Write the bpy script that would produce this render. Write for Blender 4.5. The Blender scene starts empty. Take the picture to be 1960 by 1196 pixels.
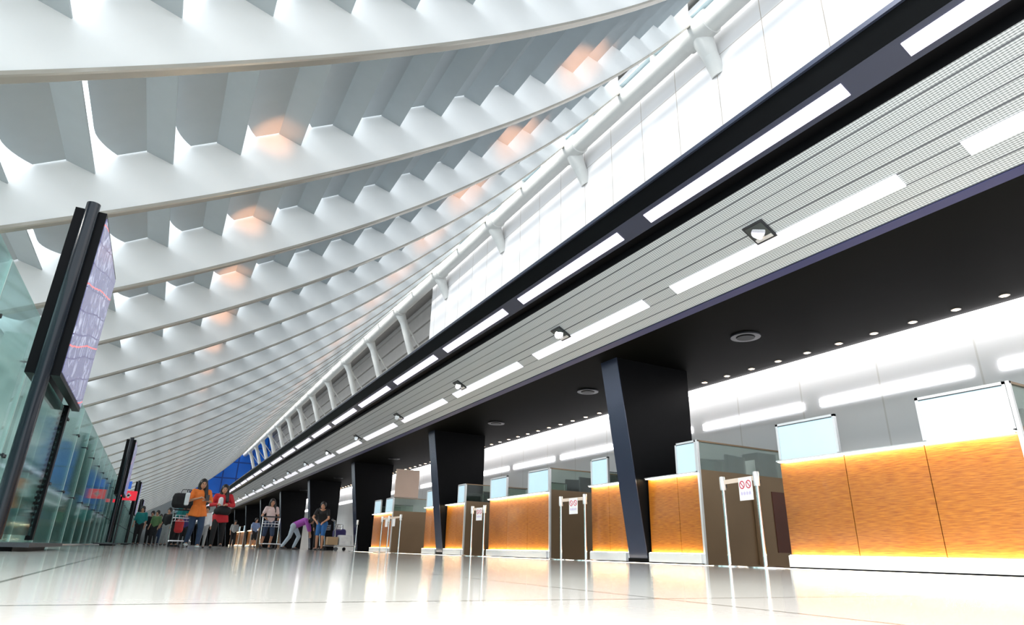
import bpy, math, random
from mathutils import Vector, Matrix
random.seed(7)
C = bpy.data.collections.new('terminal'); bpy.context.scene.collection.children.link(C)
SC = bpy.context.scene

# ------------------------------------------------------------------ camera
cam = bpy.data.cameras.new('camera'); cam.sensor_width = 36.0; cam.lens = 1198.85*36/1960
cam.clip_start = .02; cam.clip_end = 600
co = bpy.data.objects.new('camera', cam); C.objects.link(co)
R0 = (0.87867586, -0.47675731, 0.02512369); R1 = (0.19167073, 0.30407898, -0.93316574); R2 = (0.437254, 0.82476569, 0.35856728)
co.matrix_world = Matrix(((R0[0], -R1[0], -R2[0], 0), (R0[1], -R1[1], -R2[1], 0), (R0[2], -R1[2], -R2[2], .08), (0, 0, 0, 1)))
SC.camera = co
# ------------------------------------------------------------------ world, sun, exposure
W = bpy.data.worlds.new('sky'); SC.world = W; W.use_nodes = True
wb = W.node_tree.nodes['Background']; wb.inputs[0].default_value = (.86, .94, 1, 1); wb.inputs[1].default_value = 2.1
vs = SC.view_settings; vs.view_transform = 'Standard'; vs.look = 'None'; vs.gamma = 1; vs.use_curve_mapping = False; vs.exposure = 0.35

def lamp(name, kind, loc, energy, color=(1, 1, 1), rot=(0, 0, 0), **kw):
    l = bpy.data.lights.new(name, kind); l.energy = energy; l.color = color
    for k, v in kw.items(): setattr(l, k, v)
    o = bpy.data.objects.new(name, l); C.objects.link(o); o.location = loc; o.rotation_euler = rot; return o
sun = lamp('sun', 'SUN', (0, 0, 30), 5.0, (1, .95, .88), angle=math.radians(20))
sun.rotation_euler = Vector((-.85, .05, .50)).to_track_quat('Z', 'Y').to_euler()

def spot(loc, target, energy, color, size, blend, radius=.15):
    o = lamp('spotlight_lamp', 'SPOT', loc, energy, color, spot_size=math.radians(size), spot_blend=blend, shadow_soft_size=radius)
    o.rotation_euler = (Vector(loc)-Vector(target)).to_track_quat('Z', 'Y').to_euler(); return o
spot((.2, -1.6, 5.2), (.55, -.1, 0), 2100, (1, .98, .95), 58, 1, .4)      # added unseen spot that whitens the floor round the camera
D = 3.83                                  # beam spacing
K = (.01017, .0518, .56, 1.579)
def rim(X):
    x = X/D
    if x < -1.2: return (K[0]*-1.728+K[1]*1.44-K[2]*1.2+K[3] + (x+1.2)*.42)*D+.08
    return (((K[0]*x+K[1])*x+K[2])*x+K[3])*D+.08
for i in range(2, 22):                    # warm uplights along the canopy deck
    for tx, e in ((.75, 1500), (7.9, 4500)):
        spot((4.25, i*D+.6, 4.05), (tx, i*D+D-.35, rim(tx)+.95), e, (1, .42, .2), 10 if tx < 4 else 9, 1, .05)
# ------------------------------------------------------------------ helpers
def NT(name):
    m = bpy.data.materials.new(name); m.use_nodes = True; nt = m.node_tree
    return m, nt, nt.nodes['Principled BSDF']
def mat(name, col, rough=.5, metal=0, var=.06, scale=3, emis=None, es=0, bump=0, bscale=40, coat=0, spec=.5):
    m, nt, b = NT(name)
    n = nt.nodes.new('ShaderNodeTexNoise'); n.inputs['Scale'].default_value = scale; n.inputs['Detail'].default_value = 4
    tc = nt.nodes.new('ShaderNodeTexCoord'); nt.links.new(tc.outputs['Object'], n.inputs['Vector'])
    mx = nt.nodes.new('ShaderNodeMix'); mx.data_type = 'RGBA'
    mx.inputs[6].default_value = (*[max(0, c*(1-var)) for c in col], 1); mx.inputs[7].default_value = (*[min(1, c*(1+var)) for c in col], 1)
    nt.links.new(n.outputs['Fac'], mx.inputs[0]); nt.links.new(mx.outputs[2], b.inputs['Base Color'])
    b.inputs['Roughness'].default_value = rough; b.inputs['Metallic'].default_value = metal
    b.inputs['Coat Weight'].default_value = coat; b.inputs['Specular IOR Level'].default_value = spec
    if emis: b.inputs['Emission Color'].default_value = (*emis, 1); b.inputs['Emission Strength'].default_value = es
    if bump:
        n2 = nt.nodes.new('ShaderNodeTexNoise'); n2.inputs['Scale'].default_value = bscale; nt.links.new(tc.outputs['Object'], n2.inputs['Vector'])
        bp = nt.nodes.new('ShaderNodeBump'); bp.inputs['Strength'].default_value = bump; bp.inputs['Distance'].default_value = .01
        nt.links.new(n2.outputs['Fac'], bp.inputs['Height']); nt.links.new(bp.outputs[0], b.inputs['Normal'])
    return m
def math_n(nt, op, a, b=None, c=None):
    n = nt.nodes.new('ShaderNodeMath'); n.operation = op
    for i, v in enumerate((a, b, c)):
        if v is None: continue
        if isinstance(v, (int, float)): n.inputs[i].default_value = v
        else: nt.links.new(v, n.inputs[i])
    return n.outputs[0]
def xyz(nt, out='Object'):
    tc = nt.nodes.new('ShaderNodeTexCoord'); s = nt.nodes.new('ShaderNodeSeparateXYZ'); nt.links.new(tc.outputs[out], s.inputs[0]); return s.outputs, tc.outputs[out]
def ramp2(nt, fac, a, b):
    mx = nt.nodes.new('ShaderNodeMix'); mx.data_type = 'RGBA'
    for i, v in ((6, a), (7, b)):
        if isinstance(v, tuple): mx.inputs[i].default_value = (*v, 1)
        else: nt.links.new(v, mx.inputs[i])
    nt.links.new(fac, mx.inputs[0]); return mx.outputs[2]

class MB:
    def __init__(s): s.v = []; s.f = []
    def add(s, vs, fs):
        o = len(s.v); s.v += [tuple(v) for v in vs]; s.f += [tuple(i+o for i in f) for f in fs]; return s
    def box(s, x0, x1, y0, y1, z0, z1):
        return s.add([(x0, y0, z0), (x1, y0, z0), (x1, y1, z0), (x0, y1, z0), (x0, y0, z1), (x1, y0, z1), (x1, y1, z1), (x0, y1, z1)],
                     [(3, 2, 1, 0), (4, 5, 6, 7), (0, 1, 5, 4), (1, 2, 6, 5), (2, 3, 7, 6), (3, 0, 4, 7)])
    def prism(s, poly, y0, y1):          # polygon in XZ extruded along Y
        n = len(poly)
        return s.add([(x, y0, z) for x, z in poly]+[(x, y1, z) for x, z in poly],
                     [tuple(range(n-1, -1, -1)), tuple(range(n, 2*n))]+[(i, (i+1) % n, (i+1) % n+n, i+n) for i in range(n)])
    def strip(s, pts, th, y0, y1):       # polyline in XZ with thickness, extruded along Y
        top = []; n = len(pts)
        for i in range(n):
            a = Vector(pts[max(0, i-1)]); b = Vector(pts[min(n-1, i+1)]); d = (b-a).normalized(); top.append((pts[i][0]-d.y*th, pts[i][1]+d.x*th))
        for i in range(n-1): s.prism([pts[i], pts[i+1], top[i+1], top[i]], y0, y1)
        return s
    def tube(s, p, q, r0, r1=None, n=12, caps=True):
        p = Vector(p); q = Vector(q); r1 = r0 if r1 is None else r1; d = (q-p).normalized()
        u = d.orthogonal().normalized(); w = d.cross(u); vs = []
        for c, r in ((p, r0), (q, r1)):
            for i in range(n):
                a = 2*math.pi*i/n; vs.append(c+u*math.cos(a)*r+w*math.sin(a)*r)
        fs = [(i, (i+1) % n, (i+1) % n+n, i+n) for i in range(n)]
        if caps: fs += [tuple(range(n-1, -1, -1)), tuple(range(n, 2*n))]
        return s.add(vs, fs)
    def path(s, pts, r, n=8):
        for a, b in zip(pts[:-1], pts[1:]): s.tube(a, b, r, n=n)
        for p in pts[1:-1]: s.ball(p, r, n=6)
        return s
    def ball(s, c, r, n=10, sc=(1, 1, 1)):
        vs = []; fs = []
        for i in range(1, n):
            th = math.pi*i/n
            for j in range(2*n):
                ph = math.pi*j/n; vs.append((c[0]+r*sc[0]*math.sin(th)*math.cos(ph), c[1]+r*sc[1]*math.sin(th)*math.sin(ph), c[2]+r*sc[2]*math.cos(th)))
        m = 2*n; t = len(vs); vs += [(c[0], c[1], c[2]+r*sc[2]), (c[0], c[1], c[2]-r*sc[2])]
        for i in range(n-2):
            for j in range(m): fs.append((i*m+j, (i+1)*m+j, (i+1)*m+(j+1) % m, i*m+(j+1) % m))
        for j in range(m): fs.append((t, j, (j+1) % m)); fs.append((t+1, (n-2)*m+(j+1) % m, (n-2)*m+j))
        return s.add(vs, fs)
    def cap(s, p, q, r0, r1=None):       # rounded tapered limb
        r1 = r0 if r1 is None else r1; s.tube(p, q, r0, r1, n=10); s.ball(p, r0, 6); s.ball(q, r1, 6); return s
    def lathe(s, prof, c=(0, 0, 0), n=20):
        vs = [(c[0]+r*math.cos(2*math.pi*j/n), c[1]+r*math.sin(2*math.pi*j/n), c[2]+z) for r, z in prof for j in range(n)]
        fs = [(i*n+j, i*n+(j+1) % n, (i+1)*n+(j+1) % n, (i+1)*n+j) for i in range(len(prof)-1) for j in range(n)]
        fs += [tuple(range(n-1, -1, -1)), tuple(range((len(prof)-1)*n, len(prof)*n))]
        return s.add(vs, fs)
    def build(s, name, m, parent=None, smooth=False, bevel=0):
        me = bpy.data.meshes.new(name); me.from_pydata(s.v, [], s.f); me.materials.append(m); me.update()
        if smooth:
            for p in me.polygons: p.use_smooth = True
        o = bpy.data.objects.new(name, me); C.objects.link(o)
        if parent is not None: o.parent = parent
        if bevel:
            b = o.modifiers.new('bevel', 'BEVEL'); b.width = bevel; b.segments = 2; b.limit_method = 'ANGLE'
        if smooth:
            try:
                me.set_sharp_from_angle(angle=math.radians(40))
            except Exception: pass
        return o
def tag(o, label, cat, group=None):
    o['label'] = label; o['category'] = cat
    if group: o['group'] = group
    return o
def struct(o): o['kind'] = 'structure'; return o
def empty(name, loc, label, cat, group=None, rz=0):
    o = bpy.data.objects.new(name, None); C.objects.link(o); o.location = loc; o.rotation_euler = (0, 0, rz); o.empty_display_size = .1
    return tag(o, label, cat, group)
def copy_tree(o, parent=None):
    c = o.copy(); C.objects.link(c)
    if parent is not None: c.parent = parent
    for ch in list(o.children): copy_tree(ch, c)
    return c
ORD = ['first', 'second', 'third', 'fourth', 'fifth', 'sixth', 'seventh', 'eighth', 'ninth', 'tenth', 'eleventh', 'twelfth', 'thirteenth', 'fourteenth', 'fifteenth',
       'sixteenth', 'seventeenth', 'eighteenth', 'nineteenth']
def orde(n):
    if n < 19: return ORD[n]
    t, u = divmod(n+1, 10); tens = {2: 'twent', 3: 'thirt', 4: 'fort', 5: 'fift', 6: 'sixt'}[t]
    return tens+'ieth' if u == 0 else tens+'y-'+ORD[u-1]

# ------------------------------------------------------------------ materials
M = {}
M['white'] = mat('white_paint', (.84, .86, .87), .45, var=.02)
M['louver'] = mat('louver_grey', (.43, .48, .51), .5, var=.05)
M['rim'] = mat('beige_rim', (.50, .47, .42), .25, metal=.4, var=.05)
M['tube'] = mat('tube_paint', (.74, .75, .73), .4, var=.04)
M['black'] = mat('black_panel', (.004, .0042, .005), .35, var=.2, spec=.06)
M['ceil_black'] = mat('black_ceiling', (.0035, .0035, .003), .6, var=.2, spec=.03)
M['gloss_black'] = mat('glossy_navy', (.03, .036, .065), .18, var=.1, coat=.3)
M['navy'] = mat('navy_metal', (.04, .05, .085), .22, metal=.3, var=.08)
M['purple'] = mat('blue_trim', (.035, .04, .12), .35, var=.05)
M['steel'] = mat('brushed_steel', (.26, .18, .11), .3, metal=.6, var=.12, scale=2)
M['alu'] = mat('aluminium', (.78, .79, .80), .3, metal=.6, var=.03)
M['chrome'] = mat('chrome', (.85, .85, .86), .12, metal=1, var=.02)
M['skirt'] = mat('skirting_metal', (.82, .85, .88), .3, metal=.35, var=.05)
M['tan'] = mat('tan_panel', (.62, .47, .38), .6)
M['screen_blue'] = mat('frosted_blue', (.50, .70, .80), .25, var=.05, emis=(.62, .86, 1), es=.22)
M['redbrown'] = mat('dark_wood_door', (.08, .022, .012), .4, var=.3)
M['dark'] = mat('dark_equipment', (.02, .022, .028), .35, var=.2)
M['pale'] = mat('pale_fin', (.56, .66, .62), .3, var=.05)
M['greywall'] = mat('grey_wall', (.46, .44, .42), .7, var=.1, scale=1)
M['paper'] = mat('white_paper', (.9, .9, .92), .6, var=.01)
M['red'] = mat('red_ink', (.62, .05, .10), .5)
M['violet'] = mat('violet_ink', (.55, .45, .75), .5)
M['belt'] = mat('belt_tape', (.75, .62, .52), .6)
M['signred'] = mat('red_sign', (.8, .02, .04), .35, emis=(1, .02, .05), es=.4)
M['signblue'] = mat('blue_sign', (.02, .12, .5), .35, emis=(.02, .15, .8), es=.3)
def emit(name, col, st):
    m, nt, b = NT(name); b.inputs['Base Color'].default_value = (*[c*.8 for c in col], 1)
    b.inputs['Emission Color'].default_value = (*col, 1); b.inputs['Emission Strength'].default_value = st; return m
M['lamp'] = emit('reflection_band', (.80, .76, .92), 1.1)  # this and the next two are glow colours that paint reflections
M['reflection_soft'] = emit('reflection_soft', (.93, .93, 1), .58)
M['reflection_wall'] = emit('reflection_wall', (1, .96, 1), 4)
M['lamp_warm'] = emit('lamp_warm', (1, .62, .36), 14)
M['lamp_gold'] = emit('lamp_gold', (1, .86, .55), 24)
M['cove'] = emit('cove_white', (1, .98, 1), 8)

def glass(name, tint, gl, rough=.03, gcol=(1, 1, 1)):
    m = bpy.data.materials.new(name); m.use_nodes = True; nt = m.node_tree; nt.nodes.clear()
    out = nt.nodes.new('ShaderNodeOutputMaterial'); t = nt.nodes.new('ShaderNodeBsdfTransparent'); t.inputs[0].default_value = (*tint, 1)
    g = nt.nodes.new('ShaderNodeBsdfGlossy'); g.inputs['Roughness'].default_value = rough; g.inputs[0].default_value = (*gcol, 1)
    lw = nt.nodes.new('ShaderNodeLayerWeight'); lw.inputs[0].default_value = .35
    f = math_n(nt, 'MULTIPLY_ADD', lw.outputs['Fresnel'], .5, gl)
    mx = nt.nodes.new('ShaderNodeMixShader'); nt.links.new(f, mx.inputs[0]); nt.links.new(t.outputs[0], mx.inputs[1]); nt.links.new(g.outputs[0], mx.inputs[2])
    nt.links.new(mx.outputs[0], out.inputs[0]); return m
M['glass'] = glass('teal_glass', (.76, .89, .88), .08, rough=.06, gcol=(.84, .94, .93))
M['clear'] = glass('clear_glass', (.78, .84, .80), .05)

def floor_mat():
    m, nt, b = NT('polished_floor'); s, vec = xyz(nt)
    n = nt.nodes.new('ShaderNodeTexNoise'); n.inputs['Scale'].default_value = 60; n.inputs['Detail'].default_value = 3; nt.links.new(vec, n.inputs['Vector'])
    col = ramp2(nt, n.outputs['Fac'], (.60, .56, .52), (.70, .66, .62))
    def line(v, period, off, w):
        a = math_n(nt, 'ADD', v, off); a = math_n(nt, 'PINGPONG', a, period/2); return math_n(nt, 'LESS_THAN', a, w)
    l = math_n(nt, 'MAXIMUM', line(s[0], 1.2, .25, .006), line(s[1], 1.2, .1, .006))
    col = ramp2(nt, l, col, (.25, .23, .2))
    st = math_n(nt, 'LESS_THAN', math_n(nt, 'PINGPONG', math_n(nt, 'ADD', s[0], -5.2), 4.0), .07)
    col = ramp2(nt, st, col, (.85, .8, .72))
    nt.links.new(col, b.inputs['Base Color']); b.inputs['Roughness'].default_value = .10; b.inputs['Specular IOR Level'].default_value = .5
    b.inputs['Coat Weight'].default_value = .0
    n2 = nt.nodes.new('ShaderNodeTexNoise'); n2.inputs['Scale'].default_value = 1.3; nt.links.new(vec, n2.inputs['Vector'])
    bp = nt.nodes.new('ShaderNodeBump'); bp.inputs['Strength'].default_value = .05; bp.inputs['Distance'].default_value = .01
    nt.links.new(n2.outputs['Fac'], bp.inputs['Height']); nt.links.new(bp.outputs[0], b.inputs['Normal']); return m
M['floor'] = floor_mat()

def wood_mat():
    m, nt, b = NT('orange_wave_wood'); s, vec = xyz(nt)
    mp = nt.nodes.new('ShaderNodeMapping'); mp.inputs['Scale'].default_value = (1, 5, 75); nt.links.new(vec, mp.inputs['Vector'])
    n = nt.nodes.new('ShaderNodeTexNoise'); n.inputs['Scale'].default_value = 1.6; n.inputs['Detail'].default_value = 3; n.inputs['Distortion'].default_value = .25
    nt.links.new(mp.outputs[0], n.inputs['Vector'])
    f = math_n(nt, 'SMOOTH_MAX', math_n(nt, 'MULTIPLY_ADD', n.outputs['Fac'], 2.4, -.7), 0, .1)
    col = ramp2(nt, f, (.23, .062, .006), (.42, .155, .015)); nt.links.new(col, b.inputs['Base Color'])
    b.inputs['Roughness'].default_value = .35; b.inputs['Coat Weight'].default_value = .8; b.inputs['Coat Roughness'].default_value = .1
    bp = nt.nodes.new('ShaderNodeBump'); bp.inputs['Strength'].default_value = .2; bp.inputs['Distance'].default_value = .006
    nt.links.new(n.outputs['Fac'], bp.inputs['Height']); nt.links.new(bp.outputs[0], b.inputs['Normal']); return m
M['wood'] = wood_mat()

def grille_mat():
    m, nt, b = NT('fine_grille'); s, vec = xyz(nt)
    a = math_n(nt, 'SINE', math_n(nt, 'MULTIPLY', s[0], 2*math.pi/.0165))
    y = math_n(nt, 'SINE', math_n(nt, 'MULTIPLY', s[1], 2*math.pi/.03))
    a = math_n(nt, 'ADD', math_n(nt, 'MULTIPLY', a, .38), math_n(nt, 'MULTIPLY', y, .10)); a = math_n(nt, 'ADD', a, .5)
    seam = math_n(nt, 'LESS_THAN', math_n(nt, 'PINGPONG', s[0], .06), .006)
    col = ramp2(nt, a, (.12, .135, .15), (.84, .90, .93)); col = ramp2(nt, seam, col, (.10, .11, .13))
    nt.links.new(col, b.inputs['Base Color']); b.inputs['Roughness'].default_value = .42; b.inputs['Metallic'].default_value = .1; return m
M['grille'] = grille_mat()

def panel_wall(name, base, seam, py, pz, rough=.35, oy=0, oz=0, w=.012):
    m, nt, b = NT(name); s, vec = xyz(nt)
    l1 = math_n(nt, 'LESS_THAN', math_n(nt, 'PINGPONG', math_n(nt, 'ADD', s[1], oy), py/2), w)
    l2 = math_n(nt, 'LESS_THAN', math_n(nt, 'PINGPONG', math_n(nt, 'ADD', s[2], oz), pz/2), w)
    l = math_n(nt, 'MAXIMUM', l1, l2)
    n = nt.nodes.new('ShaderNodeTexNoise'); n.inputs['Scale'].default_value = .5; nt.links.new(vec, n.inputs['Vector'])
    c0 = ramp2(nt, n.outputs['Fac'], tuple(x*.95 for x in base), base); col = ramp2(nt, l, c0, seam)
    nt.links.new(col, b.inputs['Base Color']); b.inputs['Roughness'].default_value = rough; return m
M['whitewall'] = panel_wall('white_wall_panels', (.90, .89, .90), (.45, .38, .32), 1.915, 3.3, .4, oz=.75, w=.012)
M['backwall'] = panel_wall('grey_glass_wall', (.62, .63, .63), (.5, .5, .48), 1.27, 9, .15)
M['endblue'] = None
def blue_mat():
    m, nt, b = NT('blue_glazing'); s, vec = xyz(nt)
    l1 = math_n(nt, 'LESS_THAN', math_n(nt, 'PINGPONG', s[0], 1.2), .12); l2 = math_n(nt, 'LESS_THAN', math_n(nt, 'PINGPONG', s[2], 1.5), .12)
    l = math_n(nt, 'MAXIMUM', l1, l2); n = nt.nodes.new('ShaderNodeTexNoise'); n.inputs['Scale'].default_value = .25; nt.links.new(vec, n.inputs['Vector'])
    c = ramp2(nt, n.outputs['Fac'], (.0, .028, .17), (.002, .10, .46)); c = ramp2(nt, l, c, (.0, .02, .12))
    nt.links.new(c, b.inputs['Base Color']); nt.links.new(c, b.inputs['Emission Color']); b.inputs['Emission Strength'].default_value = .45
    b.inputs['Roughness'].default_value = .3; return m
M['endblue'] = blue_mat()
def display_mat():
    m, nt, b = NT('map_display'); s, vec = xyz(nt)
    n = nt.nodes.new('ShaderNodeTexNoise'); n.inputs['Scale'].default_value = 5; n.inputs['Detail'].default_value = 5; n.inputs['Distortion'].default_value = 1.2; nt.links.new(vec, n.inputs['Vector'])
    w = math_n(nt, 'ADD', s[2], math_n(nt, 'MULTIPLY', math_n(nt, 'SINE', math_n(nt, 'MULTIPLY', s[1], 5)), .010)); w = math_n(nt, 'ADD', w, math_n(nt, 'MULTIPLY_ADD', n.outputs['Fac'], .035, math_n(nt, 'MULTIPLY', s[1], -.25)))
    c = ramp2(nt, math_n(nt, 'SMOOTH_MIN', math_n(nt, 'MAXIMUM', math_n(nt, 'MULTIPLY_ADD', n.outputs['Fac'], 4, -2), 0), 1, .1), (.17, .17, .30), (.55, .58, .75))
    c = ramp2(nt, math_n(nt, 'LESS_THAN', math_n(nt, 'PINGPONG', w, .11), .007), c, (.10, .09, .22))
    c = ramp2(nt, math_n(nt, 'LESS_THAN', math_n(nt, 'PINGPONG', math_n(nt, 'ADD', w, .09), .29), .008), c, (.8, .2, .22))
    nt.links.new(c, b.inputs['Base Color']); nt.links.new(c, b.inputs['Emission Color']); b.inputs['Emission Strength'].default_value = .45; b.inputs['Roughness'].default_value = .2; return m
M['display'] = display_mat()

# ------------------------------------------------------------------ the hall
YE = 133.0
floor = struct(MB().box(-9, 20, -14, YE+1, -.3, 0).build('floor', M['floor']))
wr = struct(MB().box(8.55, 8.75, -10, YE, 0, 2.98).build('wall_right', M['backwall']))
struct(MB().box(5.44, 8.75, -10, YE, 2.985, 3.10).build('ceiling', M['ceil_black']))
struct(MB().box(13.55, 13.75, -12, 37.1, 7, 18.7).build('wall_upper_right', M['whitewall']))
# grey wall behind the struts, with horizontal ribs
g = MB().box(17.5, 17.7, -12, YE, 3.6, 26)
for k in range(11): g.box(17.3, 17.5, 37.1, YE, 8+k*1.5, 8.25+k*1.5)
struct(g.build('wall_clerestory', M['greywall']))
struct(MB().prism([(12.5, 18.45), (17.6, 20.7), (17.6, 21.0), (12.5, 18.75)], -12, YE).build('ceiling_upper', M['greywall']))
struct(MB().box(-2.35, -2.3, 12.4, YE, 0, 2.25).build('wall_left_screen', M['pale']))
struct(MB().box(-7.2, -7.0, -12, YE, .95, 3.1).box(-7.2, -7.0, -12, YE, 0, .06).build('wall_left', M['pale']))
e = MB().box(-9, 3.2, YE, YE+.3, 0, 9.5); e.box(3.2, 20, YE, YE+.3, 0, 5.0)
struct(e.build('wall_end', mat('end_wall', (.42, .45, .46), .6)))
struct(MB().box(3.2, 20, YE-.05, YE+.2, 5.0, 24).build('window_end', M['endblue']))
tag(MB().box(2.9, 5.6, YE-1.2, YE-1.0, 5.2, 8.6).build('billboard', mat('billboard_print', (.35, .55, .85), .5, var=.7, scale=1.2)), 'distant blue and white picture billboard high on the end wall', 'billboard')
tag(MB().box(2.7, 4.0, YE-1.3, YE-1.05, 3.0, 5.2).build('sign_fascia', M['black']), 'distant black band below the blue and white billboard', 'panel')

# canopy over the counters
def canopy():
    r = empty('canopy', (5, 0, 3), 'long black canopy with silver grille soffit above the check-in counters', 'canopy')
    r.location = (0, 0, 0)
    G0 = (5.44, 2.98); G1 = (4.48, 3.51)
    MB().strip([(5.47, 2.962), (5.40, 3.002)], .01, -10, YE).build('edge_trim', M['purple'], r)
    MB().strip([(5.40, 3.005), G1], -.06, -10, YE).build('grille', M['grille'], r)
    MB().strip([G1, (4.47, 3.60), (4.33, 3.585)], -.05, -10, YE).build('recess', M['black'], r)
    MB().strip([(4.33, 3.585), (4.13, 3.70)], -.05, -10, YE).build('gloss_band', M['gloss_black'], r)
    MB().strip([(4.13, 3.70), (4.03, 3.86)], -.05, -10, YE).build('upper_band', M['black'], r)
    MB().box(4.03, 13.55, -10, YE, 3.86, 3.90).build('roof_deck', M['black'], r)
    MB().strip([(4.025, 3.86), (4.02, 3.90)], .03, -10, YE).build('edge_bead', M['navy'], r)
canopy()

# ------------------------------------------------------------------ roof
TIPX = [-5.3, -4.2, -3.1, -2.03, -.95, .1, 1.14, 2.13, 3.12, 4.07, 5.04, 5.96, 6.88, 7.78, 8.63, 9.46, 10.27, 11.05, 11.8]
def xs_curve(a, b, n): return [a+(b-a)*i/n for i in range(n+1)]
XC = xs_curve(-6.2, 12.48, 40)
def sheet():
    m = MB(); t = .02; vs = []
    for x in XC: z = rim(x); vs += [(x, -t, z+.05), (x, t, z+.05), (x, t, z+1.75), (x, -t, z+1.75)]
    fs = [tuple(4*i+j for j in (0, 1)) for i in ()]
    for i in range(len(XC)-1):
        for j in range(4): a = 4*i+j; b = 4*i+(j+1) % 4; fs.append((a, a+4, b+4, b))
    fs += [(3, 2, 1, 0), tuple(4*(len(XC)-1)+j for j in range(4))]
    return m.add(vs, fs)
def rimbar():
    m = MB(); vs = []
    prof = [(-.085, .015), (-.06, 0), (.06, 0), (.085, .015), (.085, .075), (-.085, .075)]
    for x in XC:
        z = rim(x)
        vs += [(x, a, z+b) for a, b in prof]
    fs = []; n = 6
    for i in range(len(XC)-1):
        for j in range(n): fs.append((i*n+j, (i+1)*n+j, (i+1)*n+(j+1) % n, i*n+(j+1) % n))
    fs += [tuple(range(n)), tuple((len(XC)-1)*n+n-1-j for j in range(n))]
    return m.add(vs, fs)
def blade(tx):
    z = rim(tx)+.88; sl = (rim(tx+.1)-rim(tx-.1))/.2
    rise = .13-.06*(sl-.5)
    m = MB().strip([(tx, z), (tx-.44, z+rise)], -.025, .02, D-.02)
    ys = [.02, .06, .15, .3, .5, D-1.15]+[D-1.15+1.10*q/7 for q in range(1, 8)]
    def left(y):
        u = max(0, (y-(D-.95))/.93); return .66-.27*min(1, u)**1.6
    vs = []
    for y in ys:
        w = left(y); vs += [(tx-.44, y, z+rise), (tx-.44-w, y, z+rise-w*.60), (tx-.44-w, y, z+rise-w*.60+.03), (tx-.44, y, z+rise+.03)]
    fs = [(3, 2, 1, 0), tuple(4*(len(ys)-1)+j for j in range(4))]
    for i in range(len(ys)-1):
        for j in range(4): a = 4*i+j; b = 4*i+(j+1) % 4; fs.append((a, b, b+4, a+4))
    return m.add(vs, fs)
b0 = None
for i in range(1, 35):
    if b0 is None:
        b0 = empty('roof_beam', (0, D, 0), 'x', 'roof beam', 'curved white roof beams with cross louvers')
        sheet().build('web', M['white'], b0, smooth=False)
        rimbar().build('rim', M['rim'], b0)
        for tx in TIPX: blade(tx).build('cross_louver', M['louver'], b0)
        r = b0
    else:
        r = copy_tree(b0); r.location = (0, i*D, 0)
    if i == 1: r['label'] = 'curved white roof beam nearest overhead, only its louvers showing along the top of the photo'
    else: r['label'] = 'curved white roof beam with cross louvers, %s from the camera sweeping up to the tube' % orde(i-2)

# long tube, nodes and struts
TX, TZ = 12.9, 16.58
def tube():
    r = empty('ridge_tube', (0, 0, 0), 'long thick pale tube running down the hall at the upper edge of the roof', 'tube')
    MB().tube((TX, -10, TZ), (TX, YE, TZ), .40, n=28).build('main_pipe', M['tube'], r, smooth=True)
    MB().box(TX-.40, TX-.05, -10, YE, TZ+.40, TZ+.45).build('edge_glazing', mat('edge_glass', (.45, .55, .60), .2, var=.05), r)
    for k in range(0, 66):
        y = 1.915*k+D*.5
        if y > 60: break
        MB().box(TX-.41, TX+.30, y-.06, y+.06, TZ-.02, TZ+.43).build('bracket', M['tube'], r)
    return r
tube()
k = 0
for i in range(3, 35, 2):
    y = i*D
    r = empty('roof_strut', (TX, y, TZ), ('white round strut stub dropping from the tube into the white wall, %s from the camera' if y < 37.1 else 'white round slanting strut under the tube, %s from the camera') % orde(k),
              'strut', 'struts under the tube'); k += 1
    MB().tube((0, -.55, 0), (0, .55, 0), .46, n=28).build('collar', M['tube'], r, smooth=True)
    end = (.75, 0, -1.5) if y < 37.1 else (3.3, 0, -9.0)
    m = MB().tube((0, 0, 0), (.42, 0, -.85), .40, .27, n=24)
    m.tube((.42, 0, -.85), end, .27, .25, n=24); m.build('shaft', M['tube'], r, smooth=True)
    if y > 37.1: MB().tube((.2, 0, -.3), (4.4, 1.9, -4.6), .06).build('tie_rod', M['tube'], r)

# ------------------------------------------------------------------ pillars
def pillar(y, n):
    r = empty('pillar', (6.3, y, 0), 'dark navy tapered pillar with wide black flank under the canopy, %s from the camera' % orde(n), 'pillar', 'tapered pillars under the canopy')
    m = MB(); xt = 5.86-6.3
    m.prism([(.012, 0), (1.02, 0), (1.02, 2.985), (xt+.012, 2.985)], 0, .40); m.build('body', M['black'], r)
    m = MB(); m.prism([(0, 0), (.012, 0), (xt+.012, 2.985), (xt, 2.985)], -.004, .404); m.build('front_face', M['navy'], r)
    MB().box(-.01, .12, -.03, .43, 0, .06).build('foot_plate', M['black'], r)
PY = [7.53+7.62*k for k in range(17)]
for n, y in enumerate(PY): pillar(y, n)

# ------------------------------------------------------------------ reflections painted as glowing strips on band, grille and wall
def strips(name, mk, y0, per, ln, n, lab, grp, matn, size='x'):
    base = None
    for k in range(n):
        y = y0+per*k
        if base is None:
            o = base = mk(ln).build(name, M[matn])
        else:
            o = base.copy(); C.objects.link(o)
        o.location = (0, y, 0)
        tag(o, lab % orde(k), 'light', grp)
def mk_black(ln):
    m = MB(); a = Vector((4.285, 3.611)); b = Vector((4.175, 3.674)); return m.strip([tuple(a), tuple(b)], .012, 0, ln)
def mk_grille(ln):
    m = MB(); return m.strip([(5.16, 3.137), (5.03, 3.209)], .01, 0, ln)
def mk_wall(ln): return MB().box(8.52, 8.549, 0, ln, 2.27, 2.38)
strips('painted_reflection', mk_black, 4.24*.551-2.93*3, 2.93, 2.44, 44, 'crisp white painted reflection strip on the glossy black canopy band, %s from the camera', 'painted reflections on the black band', 'lamp')
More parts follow.
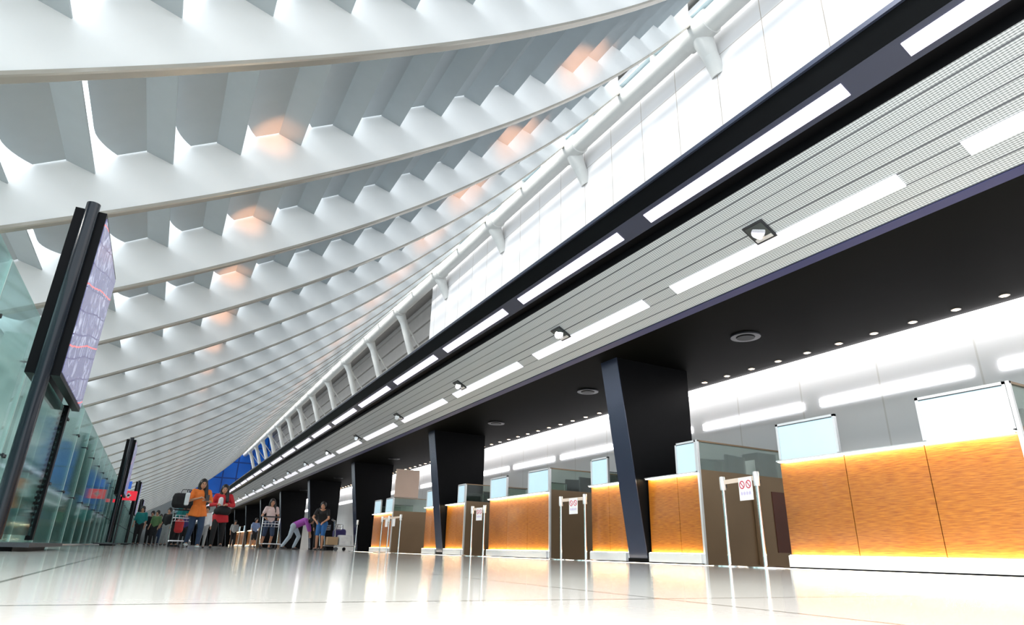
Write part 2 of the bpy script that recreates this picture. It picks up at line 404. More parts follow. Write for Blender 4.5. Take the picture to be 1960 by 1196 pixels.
strips('painted_reflection', mk_grille, 5.09*.493-3.37*2, 3.37, 2.85, 36, 'soft white painted reflection strip on the silver grille soffit, %s from the camera', 'painted reflections on the grille', 'reflection_soft')
strips('painted_reflection', mk_wall, 8.52*.458-2.43*2, 2.43, 2.13, 20, 'white painted reflection strip on the grey wall behind the counters, %s from the camera', 'painted reflections on the back wall', 'reflection_wall')
tag(MB().box(8.30, 8.5, -6, 60, 2.955, 2.983).build('cove_lamp', M['cove']), 'long white cove lamp where the black ceiling meets the back wall', 'light')

# downlights, vents and the square spotlights
base = None
for k in range(62):
    y = 3.18-.524+.524*k
    if base is None:
        o = base = empty('downlight', (8.08, y, 2.985), '', 'downlight', 'row of downlights over the counters')
        MB().lathe([(.055, -.004), (.055, .0), (.04, .0)], n=20).build('trim_ring', M['rim'], o)
        MB().lathe([(.038, -.006), (.038, 0)], n=16).build('bulb', M['lamp_warm'], o)
    else: o = copy_tree(base)
    o.location = (8.08, y, 2.985); o['label'] = 'small warm round downlight in the black ceiling, %s from the camera' % orde(k)
base = None
for k in range(9):
    y = 5.75+3.81*k
    if base is None:
        o = base = empty('air_vent', (6.74, y, 2.985), '', 'vent', 'round ceiling vents')
        MB().lathe([(.20, -.02), (.20, 0), (.13, 0)], n=28).build('rim', M['dark'], o, smooth=True)
        MB().lathe([(.12, -.03), (.14, -.012), (.02, -.01)], n=24).build('cone', M['black'], o, smooth=True)
    else: o = copy_tree(base)
    o.location = (6.74, y, 2.985); o['label'] = 'round black air vent in the dark canopy ceiling, %s from the camera' % orde(k)
sd = Vector((-.875, 0, .483)); sn = Vector((-.483, 0, -.875))
base = None
for k in range(17):
    y = 3.88+3.81*k
    if base is None:
        o = base = empty('square_spotlight', (0, 0, 0), '', 'spotlight', 'square spotlights in the grille')
        MB().box(-.125, .125, -.125, .125, -.015, .02).build('frame', M['dark'], o)
        MB().box(-.105, .105, -.105, .105, -.02, -.012).build('well', mat('dark_well', (.05, .06, .06), .3), o)
        MB().tube((.03, .02, -.02), (-.03, -.02, -.05), .05, .07, n=16).build('lamp_head', M['chrome'], o, smooth=True)
        MB().box(.06, .10, -.1, .1, -.026, -.018).build('reflector', M['alu'], o)
    else: o = copy_tree(base)
    X = 4.94; o.location = (X, y, 2.98+.5521*(5.44-X)+.0); o.rotation_euler = (0, math.atan2(.483, .875), 0)
    o['label'] = 'small square recessed spotlight in the silver grille, %s from the camera' % orde(k)

# ------------------------------------------------------------------ check-in counters
XF = 6.33
def counter(y0, y1, screens, seams, label, side='low', lit=True):
    """front runs from y0 (near end) to y1 (far end)"""
    r = empty('check_in_counter', (XF, y0, 0), label, 'counter', 'wooden check-in counters'); L = y1-y0
    cuts = [0]+[s-y0 for s in seams]+[L]
    for a, b in zip(cuts[:-1], cuts[1:]):
        MB().box(0, .03, a+.004, b-.004, .14, 1.15).build('front_panel', M['wood'], r)
    MB().box(-.055, .03, 0, L, .016, .135).build('skirting', M['skirt'], r, bevel=.003)
    MB().box(-.05, .03, .0, L, 0, .016).build('toe_line', M['black'], r)
    MB().box(.03, .5, .02, L-.02, 0, 1.12).build('carcass', M['dark'], r)
    MB().box(-.07, .5, 0, L, 1.153, 1.168).build('worktop', M['alu'], r)
    MB().box(-.062, -.012, .02, L-.02, 1.146, 1.152).build('top_light', M['lamp_gold'], r)
    MB().box(-.050, -.006, .02, L-.02, .1355, .1395).build('added_base_glow', M['lamp_gold'], r)  # added hidden glow strip, brightens the lower front panel
    # steel end towards the baggage lane
    MB().box(0.0, 1.72, -.025, .0, 0, 1.205).build('steel_end', M['steel'], r)
    MB().box(-.006, .03, -.03, -.026+.03, 0, 1.60).build('corner_post', M['alu'], r)
    MB().box(0.03, 1.72, -.02, -.008, 1.205, 1.58).build('end_glass', M['clear'], r)
    MB().box(0.0, 1.72, -.03, .0, 1.58, 1.60).build('end_rail', M['steel'], r)
    for (a, b) in screens:
        a -= y0; b -= y0
        f = MB(); f.box(-.006, .03, a, b, 1.575, 1.60); f.box(-.006, .03, a, b, 1.165, 1.185); f.box(-.006, .03, a, a+.03, 1.16, 1.6); f.box(-.006, .03, b-.03, b, 1.16, 1.6)
        sf = f.build('screen_frame', M['alu'], r)
        MB().box(.008, .02, a+.03, b-.03, 1.185, 1.575).build('screen_pane', M['screen_blue'], sf)
        MB().box(-.002, .006, a+.03, b-.03, 1.568, 1.575).build('screen_seal', M['dark'], sf)
        gl = MB().box(.03, .9, b-.012, b, 1.15, 1.42).build('side_divider', M['clear'], r)
        MB().box(.03, .9, b-.016, b+.004, 1.42, 1.432).build('divider_rail', M['dark'], gl)
    return r
def island(k, lab):
    s = 7.62*k
    counter(2.66+s, 5.11+s, [(2.66+s, 3.45+s), (4.33+s, 5.11+s)], [3.45+s, 4.29+s], lab[0])
    if k > 0 or True: counter(6.45+s, 7.48+s, [(6.45+s, 6.86+s)], [6.86+s], lab[1])
    counter(8.0+s, 8.93+s, [(8.45+s, 8.93+s)], [8.45+s], lab[2])
island(0, ('widest orange wood check-in counter at right edge with two framed blue screens',
           'orange counter with one blue screen, in front of the nearest pillar, beside the barrier lane',
           'orange wood counter half hidden behind the nearest pillar'))
island(1, ('orange wood counter with two screens between the nearest and second pillars',
           'short orange counter with one screen just before the second pillar',
           'orange counter sliver showing just beyond the second pillar'))
counter(19.4, 21.3, [(19.4, 20.1), (20.6, 21.3)], [20.2], 'orange counter with two screens below the tan hanging panel, before the third pillar')
for n, y in enumerate((48.2, 51.5, 55.8, 59.0, 63.5)):
    counter(y, y+2.2, [(y, y+.7)], [y+1.1], 'far small orange counter beyond the fifth pillar, %s of five from the front' % orde(n))
tag(MB().box(6.36, 7.12, 19.40, 19.46, 1.62, 2.46).build('hanging_panel', M['tan']), 'tan rectangular panel standing above the glass end of the third counter group', 'panel')
tag(MB().box(6.00, 6.04, -6, 22.2, .001, .004).build('added_floor_glow', emit('floor_glow', (1, .90, .72), 7)), 'thin added glow line in the floor brightening the foot of the counters', 'light')  # added glow line, throws light up the counter fronts
# recess in the lane, monitors and desks behind the counters
def lane_door(s, lab):
    r = empty('lane_cabinet', (7.3, 6.40+s, 0), lab, 'cabinet', 'lane cabinets')
    MB().box(0, .76, -.02, 0.02, .0, 1.16).build('body', M['steel'], r)
    MB().box(.34, .70, -.03, -.02, .18, .99).build('door', M['redbrown'], r)
lane_door(0, 'dark red-brown cabinet door in steel, right of the two-mark barrier sign')
lane_door(7.62, 'dark red-brown cabinet beyond the nearest pillar lane')
def monitor(loc, rz, lab):
    r = empty('monitor', loc, lab, 'monitor', 'monitors behind the counters', rz)
    MB().box(-.25, .25, -.02, .02, .12, .50).build('display', M['dark'], r, bevel=.006)
    MB().box(-.03, .03, -.015, .015, 0, .14).build('stand', M['dark'], r)
    MB().box(-.12, .12, -.08, .08, 0, .015).build('foot', M['dark'], r)
def desk(y0, y1, lab):
    r = empty('service_desk', (7.1, y0, 0), lab, 'desk', 'desks behind the counters'); L = y1-y0
    MB().box(0, .7, 0, L, .98, 1.02).build('desk_top', M['dark'], r)
    MB().box(.05, .65, .05, L-.05, 0, .98).build('pedestal', M['dark'], r)
dl = ['beside the right edge counter', 'behind the counter before the nearest pillar', 'behind the counter just past the nearest pillar', 'behind the counter between first and second pillars', 'behind the short counter before the second pillar']
for n, (a, b) in enumerate(((2.8, 5.0), (6.6, 7.4), (8.1, 8.9), (10.4, 12.6), (14.2, 15.0))):
    desk(a, b, 'dark service desk '+dl[n])
    for j, (dx, dy) in enumerate(((.34, .2), (.36, .62))):
        monitor((7.1+dx, min(a+dy, b-.1), 1.02), (.2, -.35)[j], 'black monitor %s, %s' % (dl[n], ('nearer the lane', 'further along the desk')[j]))
def scale_kiosk(y, lab):
    r = empty('printer_tower', (7.86, y, 0), lab, 'printer', 'printer towers')
    MB().box(0, .5, 0, .35, 0, 1.2).build('cabinet', M['dark'], r)
    MB().box(.05, .45, .02, .33, 1.2, 1.62).build('head', M['dark'], r, bevel=.01)
    MB().box(-.02, .0, .05, .30, 1.22, 1.5).build('white_edge', M['paper'], r)
scale_kiosk(6.75, 'black printer tower with white edge behind glass of the nearest lane')
scale_kiosk(10.45, 'black printer tower behind the counter past the nearest pillar')

# ------------------------------------------------------------------ barrier posts with hanging notices
def stanchion(x, y, lab):
    r = empty('barrier_post', (x, y, 0), lab, 'barrier post', 'silver belt barrier posts')
    MB().lathe([(.19, 0), (.19, .012), (.15, .022), (.03, .03)], n=28).build('base', M['chrome'], r, smooth=True)
    MB().tube((0, 0, .02), (0, 0, .86), .019, n=16).build('tube', M['chrome'], r, smooth=True)
    MB().lathe([(.032, .84), (.034, .86), (.034, .985), (.028, .995)], n=20).build('head', M['alu'], r, smooth=True)
    MB().box(.025, .05, -.015, .015, .87, .91).build('belt_clip', M['dark'], r)
def belt(p, q, t, lab):
    p = Vector(p); q = Vector(q); d = (q-p); L = d.length; ang = math.atan2(d.y, d.x)
    r = empty('belt_notice', p, lab, 'notice', 'belts with hanging notices', ang)
    MB().box(.03, L-.03, -.002, .002, -.05, 0).build('belt', M['belt'], r)
    c = t*L; n = MB().box(c-.115, c+.115, -.012, -.007, -.255, -.005).build('notice_sheet', M['paper'], r)
    for sx in (-.055, .055):
        m = MB(); k = 20
        for i in range(k):
            a0 = 2*math.pi*i/k; a1 = 2*math.pi*(i+1)/k
            for_ = [(c+sx+rr*math.cos(a), z, -.085+rr*math.sin(a)) for z in (-.0135, -.0125) for rr, a in ((.034, a0), (.046, a0), (.046, a1), (.034, a1))]
            m.add(for_, [(0, 1, 2, 3), (7, 6, 5, 4), (0, 4, 5, 1), (1, 5, 6, 2), (2, 6, 7, 3), (3, 7, 4, 0)])
        m.add([(c+sx-.03, -.0135, -.062), (c+sx-.022, -.0135, -.054), (c+sx+.03, -.0135, -.108), (c+sx+.022, -.0135, -.116)], [(0, 3, 2, 1)])
        m.build('prohibition_mark', M['red'], n)
    m = MB()
    for i in range(4):
        x = c-.085+i*.046
        m.box(x, x+.03, -.0135, -.0125, -.185, -.181); m.box(x, x+.03, -.0135, -.0125, -.172, -.168); m.box(x+.012, x+.017, -.0135, -.0125, -.20, -.158); m.box(x, x+.004, -.0135, -.0125, -.198, -.17)
        m.box(x+.026, x+.03, -.0135, -.0125, -.198, -.17)
    m.build('lettering', M['violet'], n)
S = [(5.86, 5.58, 'silver barrier post left of the notice in front of the steel lane end'), (5.76, 4.99, 'silver barrier post at the left edge of the widest counter'),
     (5.95, 9.28, 'silver barrier post in front of the steel end past the nearest pillar'), (5.98, 8.62, 'silver barrier post close to the counter edge left of the nearest pillar'),
     (5.90, 12.68, 'silver barrier post by the counter before the second pillar'), (5.95, 12.20, 'silver barrier post at the left end of the counter between first and second pillars'),
     (5.9, 17.3, 'silver barrier post left of the second pillar, nearest of three'), (5.9, 18.3, 'silver barrier post left of the second pillar, middle of three'),
     (5.9, 18.95, 'silver barrier post left of the second pillar, furthest of three'), (6.0, 22.0, 'silver barrier post at the left end of the counter below the tan panel')]
for s in S: stanchion(*s)
def bl(i, j, t, lab, z=.955):
    a = Vector((S[i][0], S[i][1], z)); b = Vector((S[j][0], S[j][1], z)); belt(a, b, t, lab)
bl(0, 1, .70, 'beige belt with white notice of two red prohibition marks, nearest the camera')
bl(2, 3, .55, 'belt with white notice in front of the steel lane past the nearest pillar')
bl(4, 5, .6, 'belt with white notice just left of the counter between first and second pillars')
bl(6, 7, .6, 'belt with white notice left of the second pillar, right one of two')
bl(7, 8, .4, 'belt with white notice left of the second pillar, left one of two')

# ------------------------------------------------------------------ glass partition on the left
GX = -1.6
base = None; n = 0
for k in range(-1, 64):
    y = 8.64+1.92*(k-3)
    if base is None:
        base = o = empty('glass_panel', (GX, y, 0), '', 'glass panel', 'teal glass partition panels')
        MB().box(-.008, .008, .01, 1.91, .03, 2.46).build('pane', M['glass'], o)
        MB().box(-.012, .012, .0, .01, .03, 2.46).build('joint', M['pale'], o)
        f = MB().box(-.30, -.06, -.008, .008, .0, 2.28).build('fin', M['pale'], o)
        for z in (.93, 1.96):
            m = MB(); m.tube((-.08, 0, z), (.02, 0, z), .012, n=8); m.tube((.02, 0, z), (.02, .16, z), .010, n=8); m.tube((.0, .02, z), (.03, .02, z), .022, n=10); m.tube((.0, .15, z), (.03, .15, z), .022, n=10)
            m.build('spider_fitting', M['dark'], f, smooth=True)
        MB().box(-.04, .04, 0, 1.92, 0, .03).build('base_channel', M['alu'], o)
    else: o = copy_tree(base)
    o.location = (GX, y, 0)
    o['label'] = 'teal glass panel with fin and spider fittings in the left partition, %s from the camera' % orde(n); n += 1

# ------------------------------------------------------------------ information signs
def info_sign(y, lab, first=[None]):
    if first[0] is None:
        r = first[0] = empty('information_sign', (0, 0, 0), lab, 'sign', 'tall black information signs')
        # local x=0 is the pole line, y along the hall, box 1.7 m long
        MB().tube((0, -.03, .08), (0, -.03, 2.95), .055, n=20).build('pole', M['gloss_dark'], r, smooth=True)
        MB().box(-.03, .03, 1.62, 1.72, .08, 1.4).build('rear_post', M['black'], r)
        MB().box(.05, .115, .0, 1.72, 1.36, 2.90).build('cabinet', M['black'], r)
        MB().box(-.13, -.055, .0, 1.72, 1.36, 2.90).build('rear_cabinet', M['black'], r)
        MB().box(.115, .122, .03, 1.69, 1.40, 2.86).build('display', M['display'], r)
        MB().box(-.006, .006, .05, 1.62, .12, 1.36).build('lower_glass', M['glass'], r)
        m = MB()
        for i in range(22): m.box(-.04, .0, 1.585, 1.62, .2+i*.052, .226+i*.052)
        m.build('notched_edge', M['black'], r)
        MB().box(-.32, .26, -.22, 1.9, .03, .06).build('base_plate', M['dark'], r)
        MB().box(-.18, .14, -.05, 1.72, 0, .03).build('plinth', M['black'], r)
    else: r = copy_tree(first[0])
    r.location = (-1.04, y, 0); r['label'] = lab; return r
M['gloss_dark'] = mat('gloss_black_pole', (.008, .012, .018), .16, var=.1, coat=.0, spec=.3)
for n, y in enumerate((6.25, 21.5, 36.7, 52.0, 67.2)):
    info_sign(y, ('tall black information sign with lavender map display at left edge', 'black sign behind the large left sign, second from the camera',
                  'third black information sign down the left glass, beyond the red sign', 'fourth black information sign down the left partition', 'fifth and furthest black information sign')[n])
r = empty('projecting_sign', (-1.1, 29.0, 0), 'small red rounded sign with white mark beside the second black sign', 'sign')
MB().tube((-.1, 0, 0), (-.1, 0, 1.6), .03).build('post', M['dark'], r)
MB().box(-.25, .30, -.03, .03, 1.60, 1.95).build('plate', M['signred'], r, bevel=.02)
m = MB(); m.box(-.02, .06, -.036, -.03, 1.69, 1.87); m.box(-.07, .11, -.036, -.03, 1.75, 1.81); m.build('white_mark', M['paper'], r)
MB().box(-.45, -.30, -.03, .03, 1.50, 1.62).build('small_plate', M['signred'], r)
MB().box(-.15, .05, -.03, .03, 2.02, 2.3).build('blue_plate', M['signblue'], r)

# ------------------------------------------------------------------ people
SK = mat('skin', (.50, .26, .16), .5, var=.05)
HAIR = mat('black_hair', (.012, .009, .008), .45)
EYE = mat('eye_dark', (.02, .015, .012), .2)
LIP = mat('lips', (.45, .13, .12), .45)
def remesh(o, v, sm=4):
    r = o.modifiers.new('skin', 'REMESH'); r.mode = 'VOXEL'; r.voxel_size = v; r.use_smooth_shade = True
    s = o.modifiers.new('soft', 'SMOOTH'); s.factor = .5; s.iterations = sm
def V(*a): return Vector(a)
def person(name_lab, loc, rz, H, J, top, bottom, extra=None, shoes=None, long_hair=False, fine=True, skirt=False, sleeve=1.0, coat=0, legcover=1.0, skin=SK):
    """J: joints in metres for a 1.62 m figure facing -Y; scaled to H"""
    r = empty('person', loc, name_lab, 'person', None, rz); s = H/1.62; r.scale = (s, s, s)
    d = dict(hip=V(0, 0, .86), chest=V(0, 0, 1.22), neck=V(0, 0, 1.36), head=V(0, -.01, 1.50), ls=V(.17, 0, 1.31), rs=V(-.17, 0, 1.31), le=V(.22, .02, 1.05), re=V(-.22, .02, 1.05),
             lw=V(.22, -.12, .84), rw=V(-.22, -.12, .84), lh=V(.085, 0, .84), rh=V(-.085, 0, .84), lk=V(.09, -.02, .46), rk=V(-.09, -.02, .46), la=V(.09, .02, .08), ra=V(-.09, .02, .08))
    d.update({k: V(*v) for k, v in J.items()})
    vox = .011 if fine else .022
    b = MB()
    up = (d['chest']-d['hip']).normalized()
    b.cap(d['hip'], d['chest'], .10, .105); b.cap(d['chest'], d['neck'], .09, .05); b.cap(d['neck'], d['head'], .045, .045)
    b.ball(d['head'], .088, 12, (.86, 1, 1.22)); b.ball(d['head']+V(0, -.03, -.05), .06, 8, (.85, .9, 1))
    for sd_ in (-1, 1):
        b.ball(d['head']+V(sd_*.078, 0, -.01), .022, 6, (.5, .8, 1.3))
    b.ball(d['head']+V(0, -.092, -.012), .016, 6, (.8, 1, 1.4))
    for q in 'lr':
        sg = 1 if q == 'l' else -1
        b.cap(d['neck']-up*.03, d[q+'s'], .05, .055); b.cap(d[q+'s'], d[q+'e'], .046, .036); b.cap(d[q+'e'], d[q+'w'], .036, .024)
        hd = (d[q+'w']-d[q+'e']).normalized(); sp = hd.cross(V(0, 0, 1)); sp = V(1, 0, 0) if sp.length < .1 else sp.normalized()
        palm = d[q+'w']+hd*.07; b.cap(d[q+'w'], palm, .026, .032)
        curl = (V(0, 0, -1)-hd*hd.dot(V(0, 0, -1))); curl = V(0, -1, 0) if curl.length < .1 else curl.normalized()
        for f, (o_, l_) in enumerate(((-.027, .062), (-.009, .072), (.009, .068), (.027, .052))):
            a = palm+sp*o_+hd*.015; m1 = a+hd*l_*.55+curl*.008; m2 = m1+hd*l_*.3+curl*.03
            b.cap(a, m1, .0095, .009); b.cap(m1, m2, .009, .008)
        th = d[q+'w']+hd*.03; b.cap(th, th+sp*-.04*sg+hd*.035+curl*.01, .012, .009)
        b.cap(d['hip'], d[q+'h'], .11, .095); b.cap(d[q+'h'], d[q+'k'], .08, .052); b.cap(d[q+'k'], d[q+'a'], .052, .034)
        b.cap(d[q+'a'], d[q+'a']+V(0, -.13, -.045), .036, .028)
    bo = b.build('body', skin, r, smooth=True); remesh(bo, vox)
    h = d['head']
    hm = MB(); hm.ball(h+V(0, .024, .026), .104, 12, (.95, 1, 1.15))
    if long_hair: hm.cap(h+V(.04, .06, 0), h+V(.08, .05, -.30), .075, .06); hm.cap(h+V(-.04, .06, 0), h+V(-.07, .06, -.26), .07, .05); hm.cap(h+V(.07, .0, -.02), h+V(.10, -.04, -.30), .045, .05)
    ho = hm.build('hair', HAIR, r, smooth=True)
    if long_hair: remesh(ho, .015, 3)
    if fine:
        m = MB(); m.ball(h+V(.03, -.083, .005), .011, 6); m.ball(h+V(-.03, -.083, .005), .011, 6); m.build('eyes', EYE, r)
        m = MB(); m.ball(h+V(0, -.083, -.058), .02, 6, (1, .5, .35)); m.build('mouth', LIP, r)
    # top
    t = MB(); t.cap(d['hip']+up*.02, d['chest'], .122, .128); t.cap(d['hip']+up*.02+V(.04, 0, 0), d['chest']+V(.05, 0, 0), .105, .11); t.cap(d['hip']+up*.02+V(-.04, 0, 0), d['chest']+V(-.05, 0, 0), .105, .11)
    if coat: [t.tube(d['hip']+V(q*.045, 0, .1), d['hip']+V(q*.075, 0, -coat), .12, .15, n=16) for q in (-1, 0, 1)]
    for q in 'lr':
        t.cap(d['chest']+up*.06, d[q+'s'], .085, .068); e = d[q+'s'].lerp(d[q+'e'], min(1, sleeve*2)); t.cap(d[q+'s'], e, .066, .056)
        if sleeve > .5: t.cap(d[q+'e'], d[q+'e'].lerp(d[q+'w'], (sleeve-.5)*1.8), .056, .046)
    remesh(t.build('shirt', top, r, smooth=True), vox*1.2)
    p = MB(); p.cap(d['lh'], d['rh'], .115, .115); p.cap(d['hip'], d['lh'], .115, .112); p.cap(d['hip'], d['rh'], .115, .112)
    for q in 'lr':
        kk = d[q+'h'].lerp(d[q+'k'], min(1, legcover*2)); p.cap(d[q+'h'], kk, .1, .072)
        if legcover > .5: p.cap(d[q+'k'], d[q+'k'].lerp(d[q+'a'], (legcover-.5)*1.9), .072, .055)
    remesh(p.build('trousers', bottom, r, smooth=True), vox*1.2)
    for q in 'lr':
        a = d[q+'a']; m = MB(); m.ball(a+V(0, -.06, -.045), .06, 8, (.75, 2.0, .58)); m.ball(a+V(0, 0, -.03), .045, 6); m.build('shoe', shoes or M['dark'], r, smooth=True)
    if extra: extra(r, d)
    return r
cl = lambda n, c: mat(n, c, .8, var=.15, scale=12)
orange = cl('orange_cloth', (.82, .20, .03)); redc = cl('red_cloth', (.55, .02, .03)); jeans = cl('denim', (.03, .055, .11)); blackc = cl('black_cloth', (.012, .012, .014))
pink = cl('pink_cloth', (.80, .62, .60)); teal = cl('teal_cloth', (.01, .22, .22)); purple = cl('purple_cloth', (.35, .08, .42)); lightj = cl('light_denim', (.42, .52, .60)); bluec = cl('blue_cloth', (.22, .30, .50)); greyc = cl('grey_cloth', (.35, .36, .36)); whitec = cl('white_cloth', (.75, .78, .80)); navyc = cl('navy_cloth', (.05, .04, .16)); blueb = cl('bright_blue_cloth', (.02, .12, .35)); redb = cl('red_bag', (.6, .04, .04)); green = cl('green_cloth', (.1, .2, .08))
def ex_orange(r, d):
    MB().box(.03, .07, .0, .012, .0, .0).build('phone', M['dark'], r) if False else None
    m = MB(); m.box(d['lw'].x-.04, d['lw'].x+.04, d['lw'].y-.15, d['lw'].y-.135, d['lw'].z-.02, d['lw'].z+.12); m.build('phone_case', M['dark'], r)
person('woman in loose orange shirt and jeans walking, looking down at her phone', (.90, 18.1, 0), math.radians(8), 1.64,
       dict(head=(0, -.05, 1.49), le=(.25, -.02, 1.08), re=(-.27, -.02, 1.08), lw=(.08, -.25, 1.10), rw=(-.08, -.27, 1.14), lk=(.10, -.14, .47), la=(.10, -.10, .08), rk=(-.08, .02, .46), ra=(-.10, .22, .12)),
       orange, jeans, long_hair=True, sleeve=.45, coat=.14, extra=ex_orange, shoes=whitec)
def ex_red(r, d):
    m = MB(); m.cap((-.05, -.13, 1.22), (-.05, -.14, 1.04), .06, .07); m.build('blouse_front', whitec, r, smooth=True)
    m = MB(); m.cap((.0, -.17, .95), (.14, -.13, .93), .12, .11); m.cap((-.1, -.16, .92), (.0, -.17, .95), .09, .11); remesh(m.build('waist_bag', blackc, r, smooth=True), .02)
person('woman in red jacket over white blouse with black bag and dark trousers walking', (1.50, 19.0, 0), math.radians(-5), 1.62,
       dict(head=(0, -.05, 1.48), le=(.27, -.02, 1.08), re=(-.27, -.0, 1.08), lw=(.12, -.24, 1.08), rw=(-.12, -.24, 1.08), lk=(.10, .0, .46), la=(.12, .2, .12), rk=(-.10, -.14, .47), ra=(-.11, -.12, .08)),
       redc, blackc, long_hair=True, coat=.22, extra=ex_red)
person('woman in pale pink top and dark shorts pushing the small trolley near the fourth pillar', (3.45, 23.7, 0), math.radians(5), 1.62,
       dict(le=(.26, .02, 1.06), re=(-.28, .02, 1.06), lw=(.2, -.25, .98), rw=(-.22, -.25, .98), lk=(.11, -.10, .47), rk=(-.12, .04, .46), ra=(-.14, .16, .1)), pink, jeans, long_hair=True, sleeve=.3, legcover=.5)
person('man in black shirt and blue shorts leaning over beside the luggage trolley', (5.1, 23.3, 0), math.radians(-25), 1.68,
       dict(hip=(0, .1, .86), chest=(.02, -.08, 1.17), neck=(.03, -.16, 1.28), head=(.04, -.24, 1.40), ls=(.19, -.1, 1.25), rs=(-.15, -.12, 1.25), le=(.26, -.2, 1.0), re=(-.24, -.26, 1.02), lw=(.15, -.38, .88), rw=(-.1, -.40, .90),
            lh=(.085, .1, .84), rh=(-.085, .1, .84)), blackc, blueb, sleeve=.3, legcover=.45)
person('person in purple top and light jeans bending forward left of the luggage trolley', (4.45, 24.1, 0), math.radians(70), 1.6,
       dict(hip=(0, .12, .80), chest=(0, -.22, .96), neck=(0, -.36, 1.0), head=(0, -.46, .98), ls=(.17, -.30, 1.0), rs=(-.17, -.30, 1.0), le=(.2, -.40, .76), re=(-.2, -.40, .76), lw=(.12, -.46, .55), rw=(-.12, -.46, .55),
            lh=(.085, .12, .78), rh=(-.085, .12, .78), lk=(.1, -.08, .45), rk=(-.1, .2, .44), la=(.1, .06, .08), ra=(-.1, .42, .1)), purple, lightj, long_hair=False, sleeve=.8)
person('dark haired person in black standing behind the luggage trolley', (5.45, 25.3, 0), 0, 1.5, {}, blackc, blackc, fine=False)
person('person in pale blue shirt and dark shorts in the distance between two counters', (5.35, 42.0, 0), .3, 1.66, dict(le=(.24, -.06, 1.08), lw=(.14, -.25, 1.0)), bluec, blackc, fine=False, legcover=.5, sleeve=.4)
person('person in teal shirt bending over luggage left of the orange-shirted woman', (.66, 24.5, 0), math.radians(40), 1.62,
       dict(chest=(0, -.16, 1.13), neck=(0, -.27, 1.20), head=(0, -.36, 1.24), ls=(.17, -.22, 1.2), rs=(-.17, -.22, 1.2), le=(.22, -.3, .96), re=(-.22, -.3, .96), lw=(.16, -.38, .75), rw=(-.16, -.38, .75)), teal, blackc, fine=False)
far = [(-.55, 33.0, 1.6, teal, blackc, 'far person in green-blue top beside the third black sign'), (-.15, 38.0, 1.62, blackc, blackc, 'far person in black, leftmost of the queue in the middle distance'),
       (.25, 41.0, 1.6, blackc, jeans, 'far person in black top and jeans, second along the queue'), (.55, 36.0, 1.72, blackc, greyc, 'tall far person in dark clothes in the middle of the queue'),
       (.95, 37.5, 1.6, navyc, blackc, 'far person in navy blue top in the queue'), (1.25, 33.5, 1.5, navyc, blackc, 'far person in dark blue top, rightmost of the queue'), (.05, 30.5, 1.35, green, blackc, 'short far person in green among the queue'),
       (4.7, 47.0, 1.65, greyc, blackc, 'far person in grey top near the distant orange counters')]
for x, y, h, t, b, l in far: person(l, (x, y, 0), random.uniform(-.5, .5), h, dict(lk=(.09, -.06, .46)), t, b, fine=False, sleeve=.6)

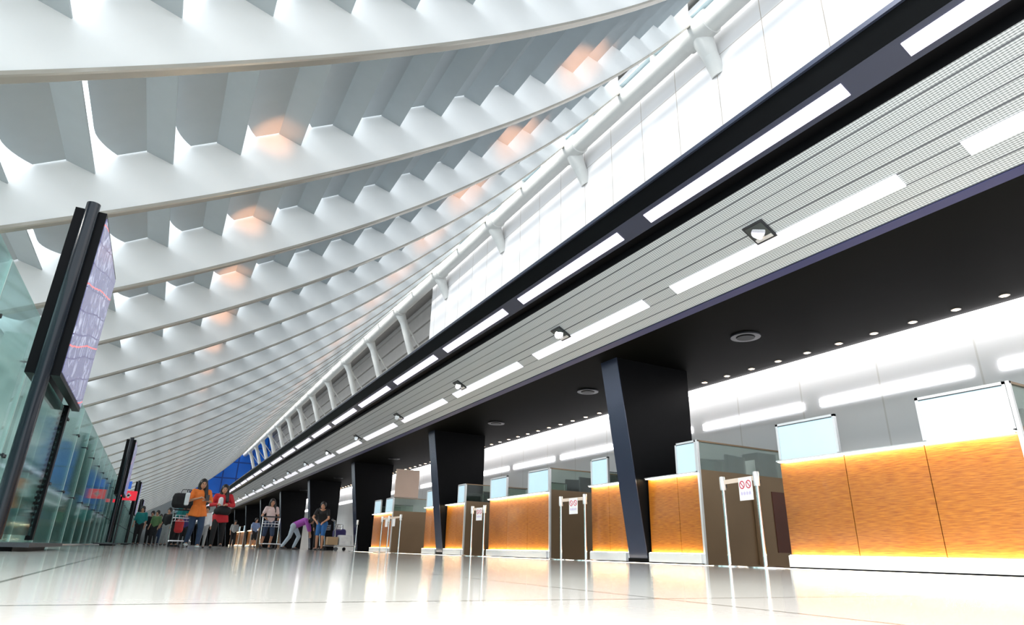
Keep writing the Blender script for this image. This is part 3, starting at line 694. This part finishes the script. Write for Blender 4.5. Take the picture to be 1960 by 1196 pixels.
# ------------------------------------------------------------------ bags and trolleys
def bag(loc, sx, sy, sz, m, lab, cat='bag', rz=0):
    r = empty('shoulder_bag' if cat == 'bag' else 'suitcase', loc, lab, cat, None, rz)
    b = MB().box(-sx/2, sx/2, -sy/2, sy/2, 0, sz).build('body', m, r, bevel=min(sx, sy)*.3)
    h = MB(); h.path([(-sx*.25, 0, sz*.97), (-sx*.2, 0, sz*1.25), (sx*.2, 0, sz*1.25), (sx*.25, 0, sz*.97)], .01).build('handle', M['dark'], r)
bag((.60, 18.05, .98), .10, .26, .30, whitec, 'white shoulder bag under the arm of the orange-shirted woman')
bag((.70, 21.2, 1.05), .75, .35, .42, blackc, 'large black bag carried on the trolley left of the orange shirt')
bag((.72, 24.0, .42), .26, .3, .42, redb, 'red bag below the teal-shirted person')
def trolley(loc, rz, lab, load=None, s=1.0):
    r = empty('luggage_trolley', loc, lab, 'trolley', 'silver luggage trolleys', rz); r.scale = (s, s, s)
    m = MB()
    for x in (-.27, .27): m.path([(x, -.45, .16), (x, .42, .16), (x, .52, .98), (x, .60, 1.02)], .014)
    for y in (-.45, -.2, .05, .3): m.tube((-.27, y, .16), (.27, y, .16), .011)
    m.tube((-.27, .50, .8), (.27, .50, .8), .011); m.build('frame', M['chrome'], r, smooth=True)
    MB().tube((-.29, .60, 1.02), (.29, .60, 1.02), .022).build('handle', M['dark'], r, smooth=True)
    m = MB()
    for z in (.70, .78, .86): m.path([(-.26, .50, z), (-.22, .26, z), (.22, .26, z), (.26, .50, z)], .006)
    for x in (-.2, -.1, 0, .1, .2): m.tube((x, .26, .70), (x, .26, .87), .005)
    for x in (-.2, -.1, 0, .1, .2): m.tube((x, .26, .70), (x, .50, .70), .005)
    m.build('basket', M['chrome'], r)
    MB().box(-.25, .25, -.42, .36, .172, .18).build('platform', M['alu'], r)
    for x, y in ((-.24, .38), (.24, .38), (0, -.4)):
        w = MB().tube((x-.018, y, .065), (x+.018, y, .065), .062, n=18).build('wheel', M['dark'], r, smooth=True)
    if load == 'box': pass
    return r
trolley((6.05, 23.2, 0), math.radians(80), 'silver luggage trolley with wire basket standing before the third pillar')
trolley((5.85, 24.35, 0), math.radians(95), 'second silver luggage trolley parked behind the first by the third pillar')
trolley((.70, 20.9, 0), math.radians(0), 'silver trolley carrying the large black bag left of the orange shirt')
trolley((3.42, 22.75, 0), math.radians(0), 'low silver trolley pushed by the woman in pale pink')
b = MB().box(5.30, 5.66, 22.98, 23.33, .19, .45).build('cardboard_box', mat('cardboard', (.38, .27, .16), .8), None, bevel=.01); tag(b, 'brown cardboard box on the luggage trolley', 'box')
b = MB().box(5.70, 6.14, 22.98, 23.35, .19, .52).build('parcel', mat('plastic_wrap', (.75, .78, .88), .3, var=.3, scale=9), None, bevel=.03); tag(b, 'white plastic-wrapped parcel on the luggage trolley', 'parcel')
b = MB().box(6.0, 6.3, 24.5, 26.8, .0, 1.1).build('glass_screen_low', M['clear']); bpy.data.objects.remove(b)
bag((5.9, 23.9, .19), .45, .3, .55, navyc, 'navy suitcase on the trolley behind the parcel', 'suitcase')
person('child in patterned white clothes walking between the two women', (1.12, 18.4, 0), .1, 1.0, {}, whitec, greyc, fine=False)
